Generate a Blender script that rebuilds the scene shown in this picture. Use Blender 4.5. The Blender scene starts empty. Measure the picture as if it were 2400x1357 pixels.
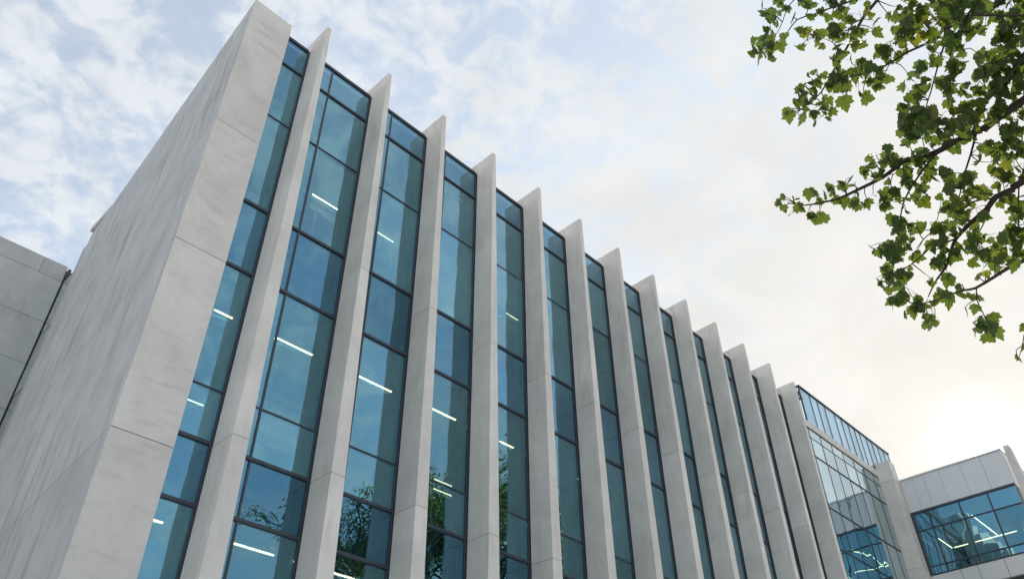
import bpy, bmesh, math, random
from mathutils import Vector, Matrix

R = math.radians
scene = bpy.context.scene
COL = scene.collection

# ------------------------------------------------------------------ camera
yaw, pitch, roll = 0.80716, 0.67679, -0.01008
fwd = Vector((math.sin(yaw) * math.cos(pitch), math.cos(yaw) * math.cos(pitch), math.sin(pitch)))
rgt = Vector((math.cos(yaw), -math.sin(yaw), 0))
upv = rgt.cross(fwd)
r2 = rgt * math.cos(roll) + upv * math.sin(roll)
u2 = upv * math.cos(roll) - rgt * math.sin(roll)
cam = bpy.data.objects.new('camera', bpy.data.cameras.new('camera'))
COL.objects.link(cam)
m3 = Matrix((r2, u2, -fwd)).transposed()
cam.matrix_world = Matrix.Translation((0, 0, 1.6)) @ m3.to_4x4()
cam.data.sensor_width = 36
cam.data.lens = 28.41
cam.data.clip_start = 0.1
cam.data.clip_end = 6000
scene.camera = cam

# ------------------------------------------------------------------ sun + sky
SUN_EL, SUN_AZ = R(23.4), R(78.9)          # azimuth from +Y towards +X
SUN = Vector((math.sin(SUN_AZ) * math.cos(SUN_EL), math.cos(SUN_AZ) * math.cos(SUN_EL), math.sin(SUN_EL)))
sd = bpy.data.lights.new('sun', 'SUN')
sd.energy = 4.5
sd.angle = R(0.6)
sd.color = (1.0, 0.86, 0.68)
so = bpy.data.objects.new('sun', sd)
COL.objects.link(so)
so.rotation_euler = (-SUN).to_track_quat('-Z', 'Y').to_euler()

world = bpy.data.worlds.new('World')
scene.world = world
world.use_nodes = True


class NT:
    """small node helper"""
    def __init__(s, tree):
        s.t = tree
        s.t.nodes.clear()

    def n(s, kind, **kw):
        nd = s.t.nodes.new(kind)
        for k, v in kw.items():
            setattr(nd, k, v)
        return nd

    def put(s, sock, v):
        if hasattr(v, 'is_linked') or hasattr(v, 'links'):
            s.t.links.new(v, sock)
        else:
            sock.default_value = v

    def math(s, op, a, b=0.0, c=None, clamp=False):
        nd = s.n('ShaderNodeMath', operation=op, use_clamp=clamp)
        s.put(nd.inputs[0], a)
        s.put(nd.inputs[1], b)
        if c is not None:
            s.put(nd.inputs[2], c)
        return nd.outputs[0]

    def vmath(s, op, a, b=(0, 0, 0), out=0):
        nd = s.n('ShaderNodeVectorMath', operation=op)
        s.put(nd.inputs[0], a)
        s.put(nd.inputs[1], b)
        return nd.outputs[out]

    def noise(s, vec, scale, detail=4, rough=.5, dist=0.0, out='Fac'):
        nd = s.n('ShaderNodeTexNoise')
        s.put(nd.inputs['Vector'], vec)
        s.put(nd.inputs['Scale'], scale)
        nd.inputs['Detail'].default_value = detail
        nd.inputs['Roughness'].default_value = rough
        nd.inputs['Distortion'].default_value = dist
        return nd.outputs[out]

    def remap(s, v, a, b, c=0.0, d=1.0, smooth=False):
        nd = s.n('ShaderNodeMapRange', clamp=True)
        if smooth:
            nd.interpolation_type = 'SMOOTHSTEP'
        s.put(nd.inputs[0], v)
        for i, x in enumerate((a, b, c, d)):
            s.put(nd.inputs[i + 1], x)
        return nd.outputs[0]

    def mix(s, fac, a, b, mode='MIX'):
        nd = s.n('ShaderNodeMix', data_type='RGBA', blend_type=mode)
        s.put(nd.inputs[0], fac)
        s.put(nd.inputs[6], a)
        s.put(nd.inputs[7], b)
        return nd.outputs[2]


w = NT(world.node_tree)
out = w.n('ShaderNodeOutputWorld')
bg = w.n('ShaderNodeBackground')
w.t.links.new(bg.outputs[0], out.inputs[0])
d = w.n('ShaderNodeTexCoord').outputs['Generated']
sky = w.n('ShaderNodeTexSky', sky_type='NISHITA')
sky.sun_disc = False
sky.sun_elevation = SUN_EL
sky.sun_rotation = SUN_AZ
sky.dust_density = 1.5
sky.altitude = 50
sky.ozone_density = 0.4
sky.air_density = 1.0
sep = w.n('ShaderNodeSeparateXYZ')
w.put(sep.inputs[0], d)
zz = w.math('ADD', w.math('MAXIMUM', sep.outputs[2], 0.0), 0.16)
comb = w.n('ShaderNodeCombineXYZ')
w.put(comb.inputs[0], w.math('DIVIDE', sep.outputs[0], zz))
w.put(comb.inputs[1], w.math('DIVIDE', sep.outputs[1], zz))
pl = comb.outputs[0]
big = w.noise(pl, 1.6, 3, .5, .3)
mid = w.noise(pl, 12.0, 4, .55, .7)
fine = w.noise(pl, 27.0, 4, .55, .4)
den = w.math('ADD', w.math('ADD', w.math('MULTIPLY', big, .36), w.math('MULTIPLY', mid, .70)), w.math('MULTIPLY', fine, .42))
dot = w.vmath('DOT_PRODUCT', d, tuple(SUN), out=1)
ang = w.math('ARCCOSINE', w.math('MINIMUM', dot, 1.0))           # radians from the sun
# cloud thickens towards the low sun
near = w.remap(ang, 0.15, 1.35, 1.0, 0.0, True)
den = w.math('ADD', den, w.math('MULTIPLY', near, .03))
cover = w.remap(den, .64, .86, .50, 1.0, True)
near2 = w.remap(ang, .10, .70, .88, 0.0, True)
cover = w.math('ADD', cover, w.math('MULTIPLY', w.math('SUBTRACT', 1.0, cover), near2))
shade = w.remap(w.noise(pl, 5.5, 5, .55, .4), .3, .75, 0.87, 1.0)
glow1 = w.math('MULTIPLY', w.math('EXPONENT', w.math('MULTIPLY', ang, -2.0)), .05)
glow2 = w.math('MULTIPLY', w.math('EXPONENT', w.math('MULTIPLY', ang, -6.0)), .11)
glow3 = w.math('MULTIPLY', w.math('EXPONENT', w.math('MULTIPLY', ang, -95.0)), 12.0)
white = w.n('ShaderNodeRGB')
white.outputs[0].default_value = (.56, .59, .625, 1)
cl = w.mix(w.remap(ang, .05, .85, 1.0, 0.0, True), white.outputs[0], (.595, .58, .555, 1))
cl = w.mix(1.0, cl, shade, 'MULTIPLY')
blue = w.mix(1.0, sky.outputs[0], (SKY_K := 0.15, SKY_K * 1.12, SKY_K * 1.14, 1), 'MULTIPLY')
blue = w.vmath('MINIMUM', blue, (.40, .52, .66))      # high veil dims the aureole between the clouds
col = w.mix(cover, blue, cl)
g = w.vmath('SCALE', (1.0, .86, .66))
gn = g.node
w.put(gn.inputs[3], w.math('ADD', w.math('ADD', glow1, glow2), glow3))
col = w.mix(1.0, col, g, 'ADD')
w.put(bg.inputs[0], col)
bg.inputs[1].default_value = 1.0

scene.view_settings.view_transform = 'Standard'
scene.view_settings.look = 'None'
scene.view_settings.exposure = 0.6
scene.view_settings.gamma = 1.0
scene.view_settings.use_curve_mapping = False
scene.render.engine = 'CYCLES'
scene.cycles.use_denoising = True
scene.cycles.max_bounces = 12
scene.cycles.transparent_max_bounces = 24
scene.cycles.glossy_bounces = 6
scene.cycles.sample_clamp_indirect = 6.0

# ------------------------------------------------------------------ materials
def material(name):
    m = bpy.data.materials.new(name)
    m.use_nodes = True
    return m, NT(m.node_tree)


def finish(t, bsdf):
    o = t.n('ShaderNodeOutputMaterial')
    t.t.links.new(bsdf, o.inputs[0])


def principled(t, color, rough=.7, spec=.4, metal=0.0, normal=None):
    b = t.n('ShaderNodeBsdfPrincipled')
    t.put(b.inputs['Base Color'], color)
    t.put(b.inputs['Roughness'], rough)
    b.inputs['Specular IOR Level'].default_value = spec
    b.inputs['Metallic'].default_value = metal
    if normal is not None:
        t.put(b.inputs['Normal'], normal)
    return b


def bump(t, h, strength, dist):
    b = t.n('ShaderNodeBump')
    b.inputs['Strength'].default_value = strength
    b.inputs['Distance'].default_value = dist
    t.put(b.inputs['Height'], h)
    return b.outputs[0]


def worldpos(t, s=(1, 1, 1)):
    p = t.n('ShaderNodeNewGeometry').outputs['Position']
    return t.vmath('MULTIPLY', p, s) if s != (1, 1, 1) else p


def concrete(name, base, streak, amount, tint=(.45, .40, .34), coarse=.5):
    """pale precast stone: cloudy tone, weather streaks along one axis, pores"""
    m, t = material(name)
    p = worldpos(t)
    cloud = t.noise(p, 1.1, 6, .6, .3)
    mott = t.noise(p, 7.0, 6, .65)
    st = t.noise(worldpos(t, streak), 2.4, 7, .62, .5)
    st2 = t.noise(t.vmath('ADD', worldpos(t, streak), (31, 7, 3)), 5.5, 6, .6, .25)
    lo = tuple(c * .86 for c in base) + (1,)
    hi = tuple(min(c * 1.09, .9) for c in base) + (1,)
    c = t.mix(t.remap(cloud, .3, .7), lo, hi)
    c = t.mix(t.math('MULTIPLY', t.remap(mott, .45, .75), .16), c, tuple(x * .75 for x in base) + (1,))
    k1 = t.math('MULTIPLY', t.remap(st, .50, .74, 0, 1, True), amount)
    c = t.mix(k1, c, tuple(b_ * x for b_, x in zip((1.0, 1.0, 1.0), tint)) + (1,))
    k2 = t.math('MULTIPLY', t.remap(st2, .53, .72, 0, 1, True), amount * .7)
    c = t.mix(k2, c, tuple(x * .72 for x in base) + (1,))
    tone = t.remap(t.n('ShaderNodeObjectInfo').outputs['Random'], 0, 1, .93, 1.04)    # each casting a shade of its own
    c = t.mix(1.0, c, tone, 'MULTIPLY')
    pore = t.n('ShaderNodeTexVoronoi')
    t.put(pore.inputs['Vector'], p)
    pore.inputs['Scale'].default_value = 3.1
    spot = t.remap(pore.outputs['Distance'], .018, .030, 1, 0)
    c = t.mix(t.math('MULTIPLY', spot, .45), c, (.2, .19, .18, 1))
    grain = t.noise(p, 60, 4, .6)
    h = t.math('ADD', t.math('MULTIPLY', grain, .5), t.math('MULTIPLY', mott, .8))
    b = principled(t, c, t.remap(mott, .3, .7, .62, .82), .35, 0, bump(t, h, .25, .01))
    finish(t, b.outputs[0])
    return m


M = {}
M['fin'] = concrete('pale_precast', (.76, .735, .695), (1.8, 1.8, .25), .36, (.46, .43, .39))
M['pier_front'] = concrete('pale_veined_stone', (.76, .735, .695), (.7, .7, 3.0), .46, (.50, .47, .43))
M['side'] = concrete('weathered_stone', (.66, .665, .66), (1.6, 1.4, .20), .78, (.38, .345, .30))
M['wing_stone'] = concrete('grey_stone', (.56, .565, .56), (1.2, 1.2, .5), .35, (.36, .35, .33))
M['joint'] = concrete('dark_joint', (.40, .39, .38), (1, 1, 1), .1)

m, t = material('dark_frame')
nz = t.noise(worldpos(t), 3.0, 4)
b = principled(t, t.mix(nz, (.032, .040, .055, 1), (.055, .066, .085, 1)), .38, .5, .0)
finish(t, b.outputs[0])
M['frame'] = m


def flat(name, lo, hi, scale=2.0, rough=.6, spec=.4, metal=0.0):
    m, t = material(name)
    nz = t.noise(worldpos(t), scale, 5, .6)
    b = principled(t, t.mix(nz, lo + (1,), hi + (1,)), rough, spec, metal)
    finish(t, b.outputs[0])
    return m


M['ceiling'] = flat('ceiling_paint', (.68, .69, .67), (.76, .76, .74), 1.2)
M['floor'] = flat('office_floor', (.34, .33, .31), (.42, .40, .37), 2)
M['inner_wall'] = flat('inner_wall_paint', (.34, .36, .36), (.46, .47, .45), .6)
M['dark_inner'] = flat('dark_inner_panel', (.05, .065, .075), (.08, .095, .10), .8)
M['post'] = flat('white_inner_post', (.62, .64, .64), (.72, .73, .72), 3)
M['shadow_box'] = flat('spandrel_back_panel', (.05, .12, .17), (.065, .145, .20), .7, .5)
M['cream'] = flat('cream_inner_wall', (.52, .42, .26), (.60, .50, .32), 1.0)
M['roof'] = flat('roof_membrane', (.20, .20, .20), (.28, .28, .27), 1.0)
M['metal_panel'] = flat('pale_metal_panel', (.66, .67, .68), (.72, .725, .73), .7, .30, .5, .2)


def glass(name, tint, gloss, f0, wav=.03, seed=0.0):
    m, t = material(name)
    lw = t.n('ShaderNodeLayerWeight')
    lw.inputs[0].default_value = .5
    p = worldpos(t)
    nb = bump(t, t.noise(t.vmath('ADD', p, (seed, 0, 0)), .55, 2, .4), 1.0, wav)
    f5 = t.math('POWER', lw.outputs['Facing'], 3.0)
    rn = t.n('ShaderNodeObjectInfo').outputs['Random']            # every pane of its own coating batch
    base = t.remap(rn, 0, 1, f0 * .82, f0 * 1.15)
    dirt = t.math('MULTIPLY', t.remap(t.noise(t.vmath('MULTIPLY', p, (3, 3, .6)), 1.2, 6, .65), .45, .8), .05)
    fac = t.math('ADD', t.math('MULTIPLY', f5, 1 - f0), t.math('SUBTRACT', base, dirt))
    tr = t.n('ShaderNodeBsdfTransparent')
    t.put(tr.inputs[0], t.mix(rn, tuple(x * .88 for x in tint) + (1,), tuple(min(x * 1.08, 1) for x in tint) + (1,)))
    gl = t.n('ShaderNodeBsdfGlossy')
    t.put(gl.inputs['Color'], t.mix(t.math('MULTIPLY', f5, 1.8, clamp=True), gloss + (1,), (.93, .97, .98, 1)))
    gl.inputs['Roughness'].default_value = .004
    t.put(gl.inputs['Normal'], nb)
    mx = t.n('ShaderNodeMixShader')
    t.put(mx.inputs[0], fac)
    t.t.links.new(tr.outputs[0], mx.inputs[1])
    t.t.links.new(gl.outputs[0], mx.inputs[2])
    finish(t, mx.outputs[0])
    return m


M['glass'] = glass('teal_glass', (.62, .80, .80), (.38, .74, .90), .36)
M['glass_spandrel'] = glass('blue_spandrel_glass', (.46, .66, .74), (.30, .64, .84), .36)
M['glass_block'] = glass('pale_blue_glass', (.42, .66, .68), (.64, .88, .95), .56)
M['glass_screen'] = glass('blue_screen_glass', (.44, .68, .80), (.50, .80, .95), .36)
M['glass_wing'] = glass('blue_wing_glass', (.52, .70, .72), (.30, .62, .82), .34)


def emissive(name, color, strength):
    m, t = material(name)
    e = t.n('ShaderNodeEmission')
    nz = t.noise(worldpos(t), 2.0, 2)
    e.inputs[0].default_value = color + (1,)
    t.put(e.inputs[1], t.math('MULTIPLY', t.remap(nz, .2, .8, .92, 1.08), strength))
    finish(t, e.outputs[0])
    return m


M['lamp'] = emissive('warm_strip_lamp', (1.0, .66, .38), 8.0)
M['lamp_dim'] = emissive('dim_strip_lamp', (1.0, .74, .50), 3.5)
M['housing'] = flat('lamp_housing', (.5, .5, .5), (.6, .6, .6), 3, .4)

m, t = material('plaza_paving')
p = worldpos(t)
br = t.n('ShaderNodeTexBrick')
t.put(br.inputs['Vector'], p)
br.inputs['Scale'].default_value = 1.0
br.inputs['Brick Width'].default_value = 1.2
br.inputs['Row Height'].default_value = .6
br.inputs['Mortar Size'].default_value = .006
br.inputs['Color1'].default_value = (.58, .56, .52, 1)
br.inputs['Color2'].default_value = (.52, .50, .47, 1)
br.inputs['Mortar'].default_value = (.2, .19, .18, 1)
c = t.mix(t.math('MULTIPLY', t.noise(p, .7, 6, .6), .4), br.outputs[0], (.42, .41, .39, 1))
finish(t, principled(t, c, .75, .3).outputs[0])
M['plaza'] = m

m, t = material('bark')
p = worldpos(t)
c = t.mix(t.noise(worldpos(t, (9, 9, 2.5)), 3, 6, .6), (.035, .028, .022, 1), (.10, .085, .07, 1))
finish(t, principled(t, c, .9, .2, 0, bump(t, t.noise(p, 40, 5, .6), .5, .01)).outputs[0])
M['bark'] = m


def leaf_material(name, lo, hi, yel, trans):
    m, t = material(name)
    p = worldpos(t)
    c = t.mix(t.noise(p, 5.0, 3, .6), lo + (1,), hi + (1,))
    c = t.mix(t.remap(t.noise(p, 1.7, 2), .60, .74, 0, .8, True), c, yel + (1,))
    c = t.mix(t.math('MULTIPLY', t.noise(p, 70, 3), .3), c, tuple(x * .6 for x in lo) + (1,))
    df = principled(t, c, .5, .35)
    tl = t.n('ShaderNodeBsdfTranslucent')
    t.put(tl.inputs[0], t.mix(1.0, c, trans + (1,), 'MULTIPLY'))
    ad = t.n('ShaderNodeAddShader')
    t.t.links.new(df.outputs[0], ad.inputs[0])
    t.t.links.new(tl.outputs[0], ad.inputs[1])
    finish(t, ad.outputs[0])
    return m


M['leaf'] = leaf_material('maple_leaf', (.030, .056, .014), (.056, .084, .018), (.12, .12, .015), (1.15, 1.1, .45))
M['leaf_far'] = leaf_material('street_tree_leaf', (.045, .070, .022), (.085, .11, .03), (.15, .12, .03), (1.6, 1.5, .7))

# ------------------------------------------------------------------ object helpers
rnd = random.Random(11)


def link(name, me, parent=None, mat=None):
    o = bpy.data.objects.new(name, me)
    COL.objects.link(o)
    if parent is not None:
        o.parent = parent
    if mat is not None and me is not None:
        for x in (mat if isinstance(mat, (list, tuple)) else [mat]):
            me.materials.append(M[x])
    return o


def tag(o, label=None, cat=None, group=None, kind=None):
    for k, v in (('label', label), ('category', cat), ('group', group), ('kind', kind)):
        if v:
            o[k] = v
    return o


def empty(name, loc, label, cat, group=None):
    o = bpy.data.objects.new(name, None)
    COL.objects.link(o)
    o.location = loc
    o.empty_display_size = .3
    return tag(o, label, cat, group)


def off(parent):
    """world offset of a parent chain made only of translations"""
    v = Vector((0, 0, 0))
    while parent is not None:
        v += Vector(parent.location)
        parent = parent.parent
    return v


HEXF = [(0, 3, 2, 1), (4, 5, 6, 7), (0, 1, 5, 4), (1, 2, 6, 5), (2, 3, 7, 6), (3, 0, 4, 7)]


def hexa(name, quad0, quad1, mat, parent=None, bev=0.0, facemat=None):
    """solid between two 4-point outlines (bottom, top), both counter-clockwise seen from above"""
    vs = [Vector(v) for v in quad0] + [Vector(v) for v in quad1]
    o0 = sum(vs, Vector()) / 8
    me = bpy.data.meshes.new(name)
    me.from_pydata([tuple(v - o0) for v in vs], [], HEXF)
    o = link(name, me, parent, mat)
    if facemat:
        for f, i in facemat.items():
            me.polygons[f].material_index = i
    if bev:
        bm = bmesh.new()
        bm.from_mesh(me)
        bmesh.ops.bevel(bm, geom=bm.edges[:], offset=bev, segments=1, affect='EDGES')
        bm.to_mesh(me)
        bm.free()
    o.location = o0 - off(parent)
    return o


def rect(x0, x1, y0, y1, z):
    return [(x0, y0, z), (x1, y0, z), (x1, y1, z), (x0, y1, z)]


def box(name, x0, x1, y0, y1, z0, z1, mat, parent=None, bev=0.0):
    return hexa(name, rect(x0, x1, y0, y1, z0), rect(x0, x1, y0, y1, z1), mat, parent, bev)


def boxes(name, specs, mat, parent=None):
    """several boxes that are one rigid piece (a frame)"""
    vs, fs = [], []
    for (x0, x1, y0, y1, z0, z1) in specs:
        n = len(vs)
        vs += rect(x0, x1, y0, y1, z0) + rect(x0, x1, y0, y1, z1)
        fs += [tuple(i + n for i in f) for f in HEXF]
    o0 = Vector([(min(v[i] for v in vs) + max(v[i] for v in vs)) / 2 for i in range(3)])
    me = bpy.data.meshes.new(name)
    me.from_pydata([tuple(Vector(v) - o0) for v in vs], [], fs)
    o = link(name, me, parent, mat)
    o.location = o0 - off(parent)
    return o


def pane(name, x0, x1, y0, y1, z0, z1, mat, parent, axis='y'):
    o = box(name, x0, x1, y0, y1, z0, z1, mat, parent)
    a = R(.22)
    if axis == 'y':
        o.rotation_euler = (rnd.uniform(-a, a), 0, rnd.uniform(-a, a))
    else:
        o.rotation_euler = (0, rnd.uniform(-a, a), rnd.uniform(-a, a))
    return o


ORD = ['first', 'second', 'third', 'fourth', 'fifth', 'sixth', 'seventh', 'eighth', 'ninth', 'tenth',
       'eleventh', 'twelfth', 'thirteenth', 'fourteenth']

# ------------------------------------------------------------------ ground
me = bpy.data.meshes.new('ground')
me.from_pydata([(-3000, -3000, 0), (3000, -3000, 0), (3000, 3000, 0), (-3000, 3000, 0)], [], [(0, 1, 2, 3)])
tag(link('ground', me, None, 'plaza'), 'pale stone paved ground in front of the building', 'ground', None, 'structure')

# ------------------------------------------------------------------ main block with stone fins
CZ = 1.6                                   # eye height: levels below were measured from it
YF, YG = 9.0, 9.54                         # fin noses, glass plane
FIN_TOP = 15.777
def XK(k): return 2.638 + 1.5417 * k
def FW(z): return .345 - (.345 - .098) * min(z, FIN_TOP) / FIN_TOP    # fins narrow upwards
ROWS = [15.44, 14.64, 13.12, 10.976, 9.635, 7.525, 6.742, 5.876, 3.55, .35]
TH = [.06, .038, .024, .048, .048, .024, .048, .048, .04, .08]

B = empty('office_building', (13, 9.54, 0), 'long office block with a row of tall pale stone fins and teal glass bays', 'building')

# corner pier and the long weathered side wall: courses of stone on a dark core
T = math.tan(.0778)
def foot(inset, z):
    x0, x1, y0, y1 = 2.858 + inset, 3.682 - inset, 9.49 + inset, 18.35 - inset
    L = y1 - y0
    return [(x0, y0, z), (x1, y0, z), (x1 + T * L, y1, z), (x0 + T * L, y1, z)]
core = hexa('corner_wall', foot(.03, 0), foot(.03, 15.74), 'joint', B)
tag(core, 'blank weathered stone side wall and front pier at the corner')
LEV = [0, .35, 3.40, 6.489, 9.583, 12.25, 15.777]
for a, c in zip(LEV[:-1], LEV[1:]):
    g0 = .004 if a else 0
    hexa('stone_course', foot(0, a + g0), foot(0, c - .004), ['side', 'pier_front'], core, .005)
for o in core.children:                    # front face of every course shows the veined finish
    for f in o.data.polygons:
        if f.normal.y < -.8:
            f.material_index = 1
box('coping', 3.46, 4.25, 17.0, 18.25, 15.785, 15.93, 'fin', core, .01)

# fins
FJ = [0, 2.6, 6.70, 10.45, FIN_TOP]
for k in range(1, 14):
    x = XK(k)
    def q(z, ins=0.0, y0=YF, y1=9.505): return [(x + ins, y0 + ins, z), (x + FW(z) - ins, y0 + ins, z), (x + FW(z) - ins, y1 - ins, z), (x + ins, y1 - ins, z)]
    f = hexa('stone_fin', q(0, .018), q(FIN_TOP - .03, .018), 'joint', B)
    for a, c in zip(FJ[:-1], FJ[1:]):
        hexa('fin_panel', q(a + (.0025 if a else 0)), q(c - (.0025 if c < FIN_TOP else 0)), 'fin', f, .005)
    # short stone tail behind the glass line, seen above the parapet
    hexa('fin_tail', q(14.9, 0, 9.515, 10.05), q(FIN_TOP, 0, 9.515, 10.05), 'fin', f, .008).location.y += .012

# window bays
for k in range(0, 13):
    xl = XK(k) + .03 if k else 3.69
    xr = XK(k + 1)
    mull = XK(k) + .58 if k else None
    jb = boxes('window_bay', [(xr - .032, xr + .045, 9.520, 9.66, 0.02, 15.44)] +
               ([(mull - .016, mull + .016, 9.53, 9.64, 0.02, 15.44)] if k else []), 'frame', B)
    for r, (z, h) in enumerate(zip(ROWS, TH)):
        y0 = 9.515 if h > .03 else 9.532
        box('transom', xl, xr - .035, y0 + .0, 9.63, z - h / 2, z + h / 2, 'frame', jb)
    for r in range(9):
        z1, z0 = ROWS[r] - TH[r] / 2, ROWS[r + 1] + TH[r + 1] / 2
        gm = 'glass_spandrel' if r in (0, 3, 6) else 'glass'
        if k:
            pane('pane', xl, mull - .018, 9.545, 9.563, z0, z1, gm, jb)
            pane('pane', mull + .018, xr - .034, 9.545, 9.563, z0, z1, gm, jb)
        else:
            pane('pane', xl, xr - .034, 9.545, 9.563, z0, z1, gm, jb)
        if r in (0, 3, 6):
            box('spandrel_panel', xl, xr - .05, 9.70, 9.73, z0 - .06, z1 + .06, 'shadow_box', jb)

# floors, ceilings, inner walls
XL_, XR_ = 3.75, 23.0
def slab(z0, z1):
    s = box('floor_slab', XL_, XR_, 9.76, 19.0, z0 + .03, z1, 'floor', B)
    box('ceiling', XL_, XR_, 9.75, 18.9, z0, z0 + .02, 'ceiling', s)
    return s
slabs = [slab(9.70, 10.90), slab(5.95, 6.70)]
rs = box('roof', XL_, XR_, 9.66, 19.0, 14.74, 15.40, 'roof', B)
box('ceiling', XL_, XR_, 9.68, 18.9, 14.70, 14.73, 'ceiling', rs)
box('ground_floor', XL_, XR_, 9.66, 19.0, .02, .2, 'floor', B)
box('back_wall', XL_ + .05, XR_, 16.6, 16.9, .2, 14.7, 'inner_wall', B)
for lv, (z0, z1) in enumerate(((10.91, 14.69), (6.71, 9.69), (.21, 5.94))):
    for i in range(12):                    # ceiling beams run back from the glass
        box('ceiling_beam', XK(i + 1) - .09, XK(i + 1) + .09, 9.80, 16.55, z1 - .05, z1 - .004, 'ceiling', B)
    for i in range(7):
        x = 5.4 + i * 2.9
        box('column', x, x + .42, 11.4, 11.82, z0, z1, 'inner_wall', B, .02)
    # glazed meeting-room fronts: head rail with slim white posts, two infill panels
    for i in range(5):
        x = 5.2 + i * 3.4 + lv * .5
        pt = box('partition', x, x + 2.5, 12.28, 12.34, z1 - .22, z1 - .055, 'post', B)
        for k in range(5):
            box('post', x + k * .61, x + k * .61 + .045, 12.285, 12.335, z0, z1 - .225, 'post', pt)
        box('infill', x + .05, x + .60, 12.295, 12.32, z0 + .003, z1 - .23, 'dark_inner', pt)
        box('infill', x + 1.88, x + 2.43, 12.295, 12.32, z0 + .003, z1 - .23, 'cream' if (i + lv) % 2 else 'inner_wall', pt)
    box('desk_row', 5.0, 21.5, 11.0, 11.35, z0 + .70, z0 + .75, 'dark_inner', B)

# ------------------------------------------------------------------ strip lights inside the main block
STOREY = {0: 'top', 1: 'middle', 2: 'lowest'}
def strip(x0, x1, y0, y1, z, label, drop=.09, lamp='lamp'):
    e = empty('strip_light', ((x0 + x1) / 2, (y0 + y1) / 2, z), label, 'ceiling light', 'lit strip lights on the office ceilings')
    box('housing', x0 - .02, x1 + .02, y0 - .03, y1 + .03, z - drop, z, 'housing', e)
    box('lamp', x0, x1, y0 - .011, y1 + .011, z - drop - .018, z - drop - .002, lamp, e)
    return e
L = [  # x0, x1, y, ceiling z, text
    (5.97, 6.80, 12.0, 14.70, 'strip light in the second bay from the corner, top storey'),
    (7.90, 8.85, 11.95, 14.70, 'strip light in the third bay from the corner, top storey'),
    (12.3, 12.75, 12.0, 14.70, 'strip light in the fifth bay from the corner, top storey'),
    (4.17, 4.50, 10.69, 9.70, 'short strip light in the narrow first bay beside the corner pier, middle storey front row'),
    (5.33, 6.05, 10.65, 9.70, 'bright strip light in the second bay from the corner, middle storey, front row'),
    (7.05, 7.80, 10.62, 9.70, 'bright strip light in the third bay from the corner, middle storey, front row'),
    (8.75, 9.36, 10.54, 9.70, 'bright strip light in the fourth bay from the corner, middle storey, front row'),
    (10.6, 11.0, 10.54, 9.70, 'bright strip light in the fifth bay from the corner, middle storey, front row'),
    (5.26, 5.58, 13.55, 9.70, 'short strip light in the narrow first bay beside the corner pier, middle storey back row'),
    (6.43, 7.50, 13.0, 9.70, 'long strip light in the second bay from the corner, middle storey, back row'),
    (8.80, 9.55, 12.9, 9.70, 'strip light in the third bay from the corner, middle storey, back row'),
    (10.72, 11.42, 12.8, 9.70, 'upper of two strip lights in the fourth bay, middle storey, back rows'),
    (11.03, 11.75, 13.18, 9.70, 'lower of two strip lights in the fourth bay, middle storey, back rows'),
    (3.95, 4.10, 10.25, 5.95, 'small strip light end in the first bay beside the corner pier, lowest storey'),
    (5.12, 5.75, 10.22, 5.95, 'bright strip light in the second bay from the corner, lowest storey'),
    (6.75, 7.15, 10.20, 5.95, 'strip light in the third bay from the corner, lowest storey at the picture edge'),
]
for x0, x1, y, z, s in L:
    strip(x0, x1, y, y, z - .002, s, lamp='lamp_dim' if y > 12.5 or x0 > 7.5 and z > 14 else 'lamp')

# ------------------------------------------------------------------ glass block at the far end
G = empty('glass_block', (26.4, 9.54, 0), 'glass curtain wall block with a blue rooftop screen beyond the last fin', 'building')
gx = [23.04, 23.45, 24.27, 25.09, 25.91, 26.73, 27.55, 28.37, 29.16, 29.60]
gz = [14.90, 14.55, 13.85, 12.10, 10.75, 9.40, 7.60, 5.80, 4.0, .3]
fr = boxes('curtain_wall', [(x - .011, x + .011, 9.535, 9.60, .02, 14.90) for x in gx[1:-1]], 'frame', G)
for i, z in enumerate(gz):
    h = .036 if i in (2, 3, 4, 5) else .02
    for a, c in zip(gx[:-1], gx[1:]):
        box('transom', a + .012, c - .012, 9.525 if h > .03 else 9.537, 9.60, z - h / 2, z + h / 2, 'frame', fr)
for z1, z0 in zip(gz[:-1], gz[1:]):
    for a, c in zip(gx[:-1], gx[1:]):
        pane('pane', a + .0115, c - .0115, 9.545, 9.563, z0 + .026, z1 - .026, 'glass_block', fr)
box('band', 23.0, 29.62, 9.50, 9.70, 14.93, 15.20, 'fin', G, .01)
s = box('roof', 23.02, 31.8, 9.72, 19, 14.95, 15.15, 'roof', G)
box('ceiling', 23.02, 29.6, 9.72, 18.9, 14.60, 14.62, 'ceiling', s)
for z0, z1 in ((10.4, 10.85), (6.2, 6.7)):
    s = box('floor_slab', 23.05, 29.6, 9.9, 19, z0 + .03, z1, 'floor', G)
    box('ceiling', 23.05, 29.6, 9.88, 18.9, z0, z0 + .02, 'ceiling', s)
box('back_wall', 23.05, 29.6, 15.5, 15.8, .2, 14.55, 'inner_wall', G)
box('side_wall', 29.64, 29.9, 9.75, 18.9, .0, 14.9, 'inner_wall', G)
for i, x in enumerate((24.0, 25.7, 27.4, 29.0)):
    for z0, z1 in ((10.87, 14.58), (6.72, 10.38)):
        box('post', x, x + .18, 11.2, 11.4, z0, z1, 'post', G)
strip(25.23, 25.97, 9.98, 9.98, 10.398, 'strip light low behind the glass curtain wall beyond the last fin')
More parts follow.
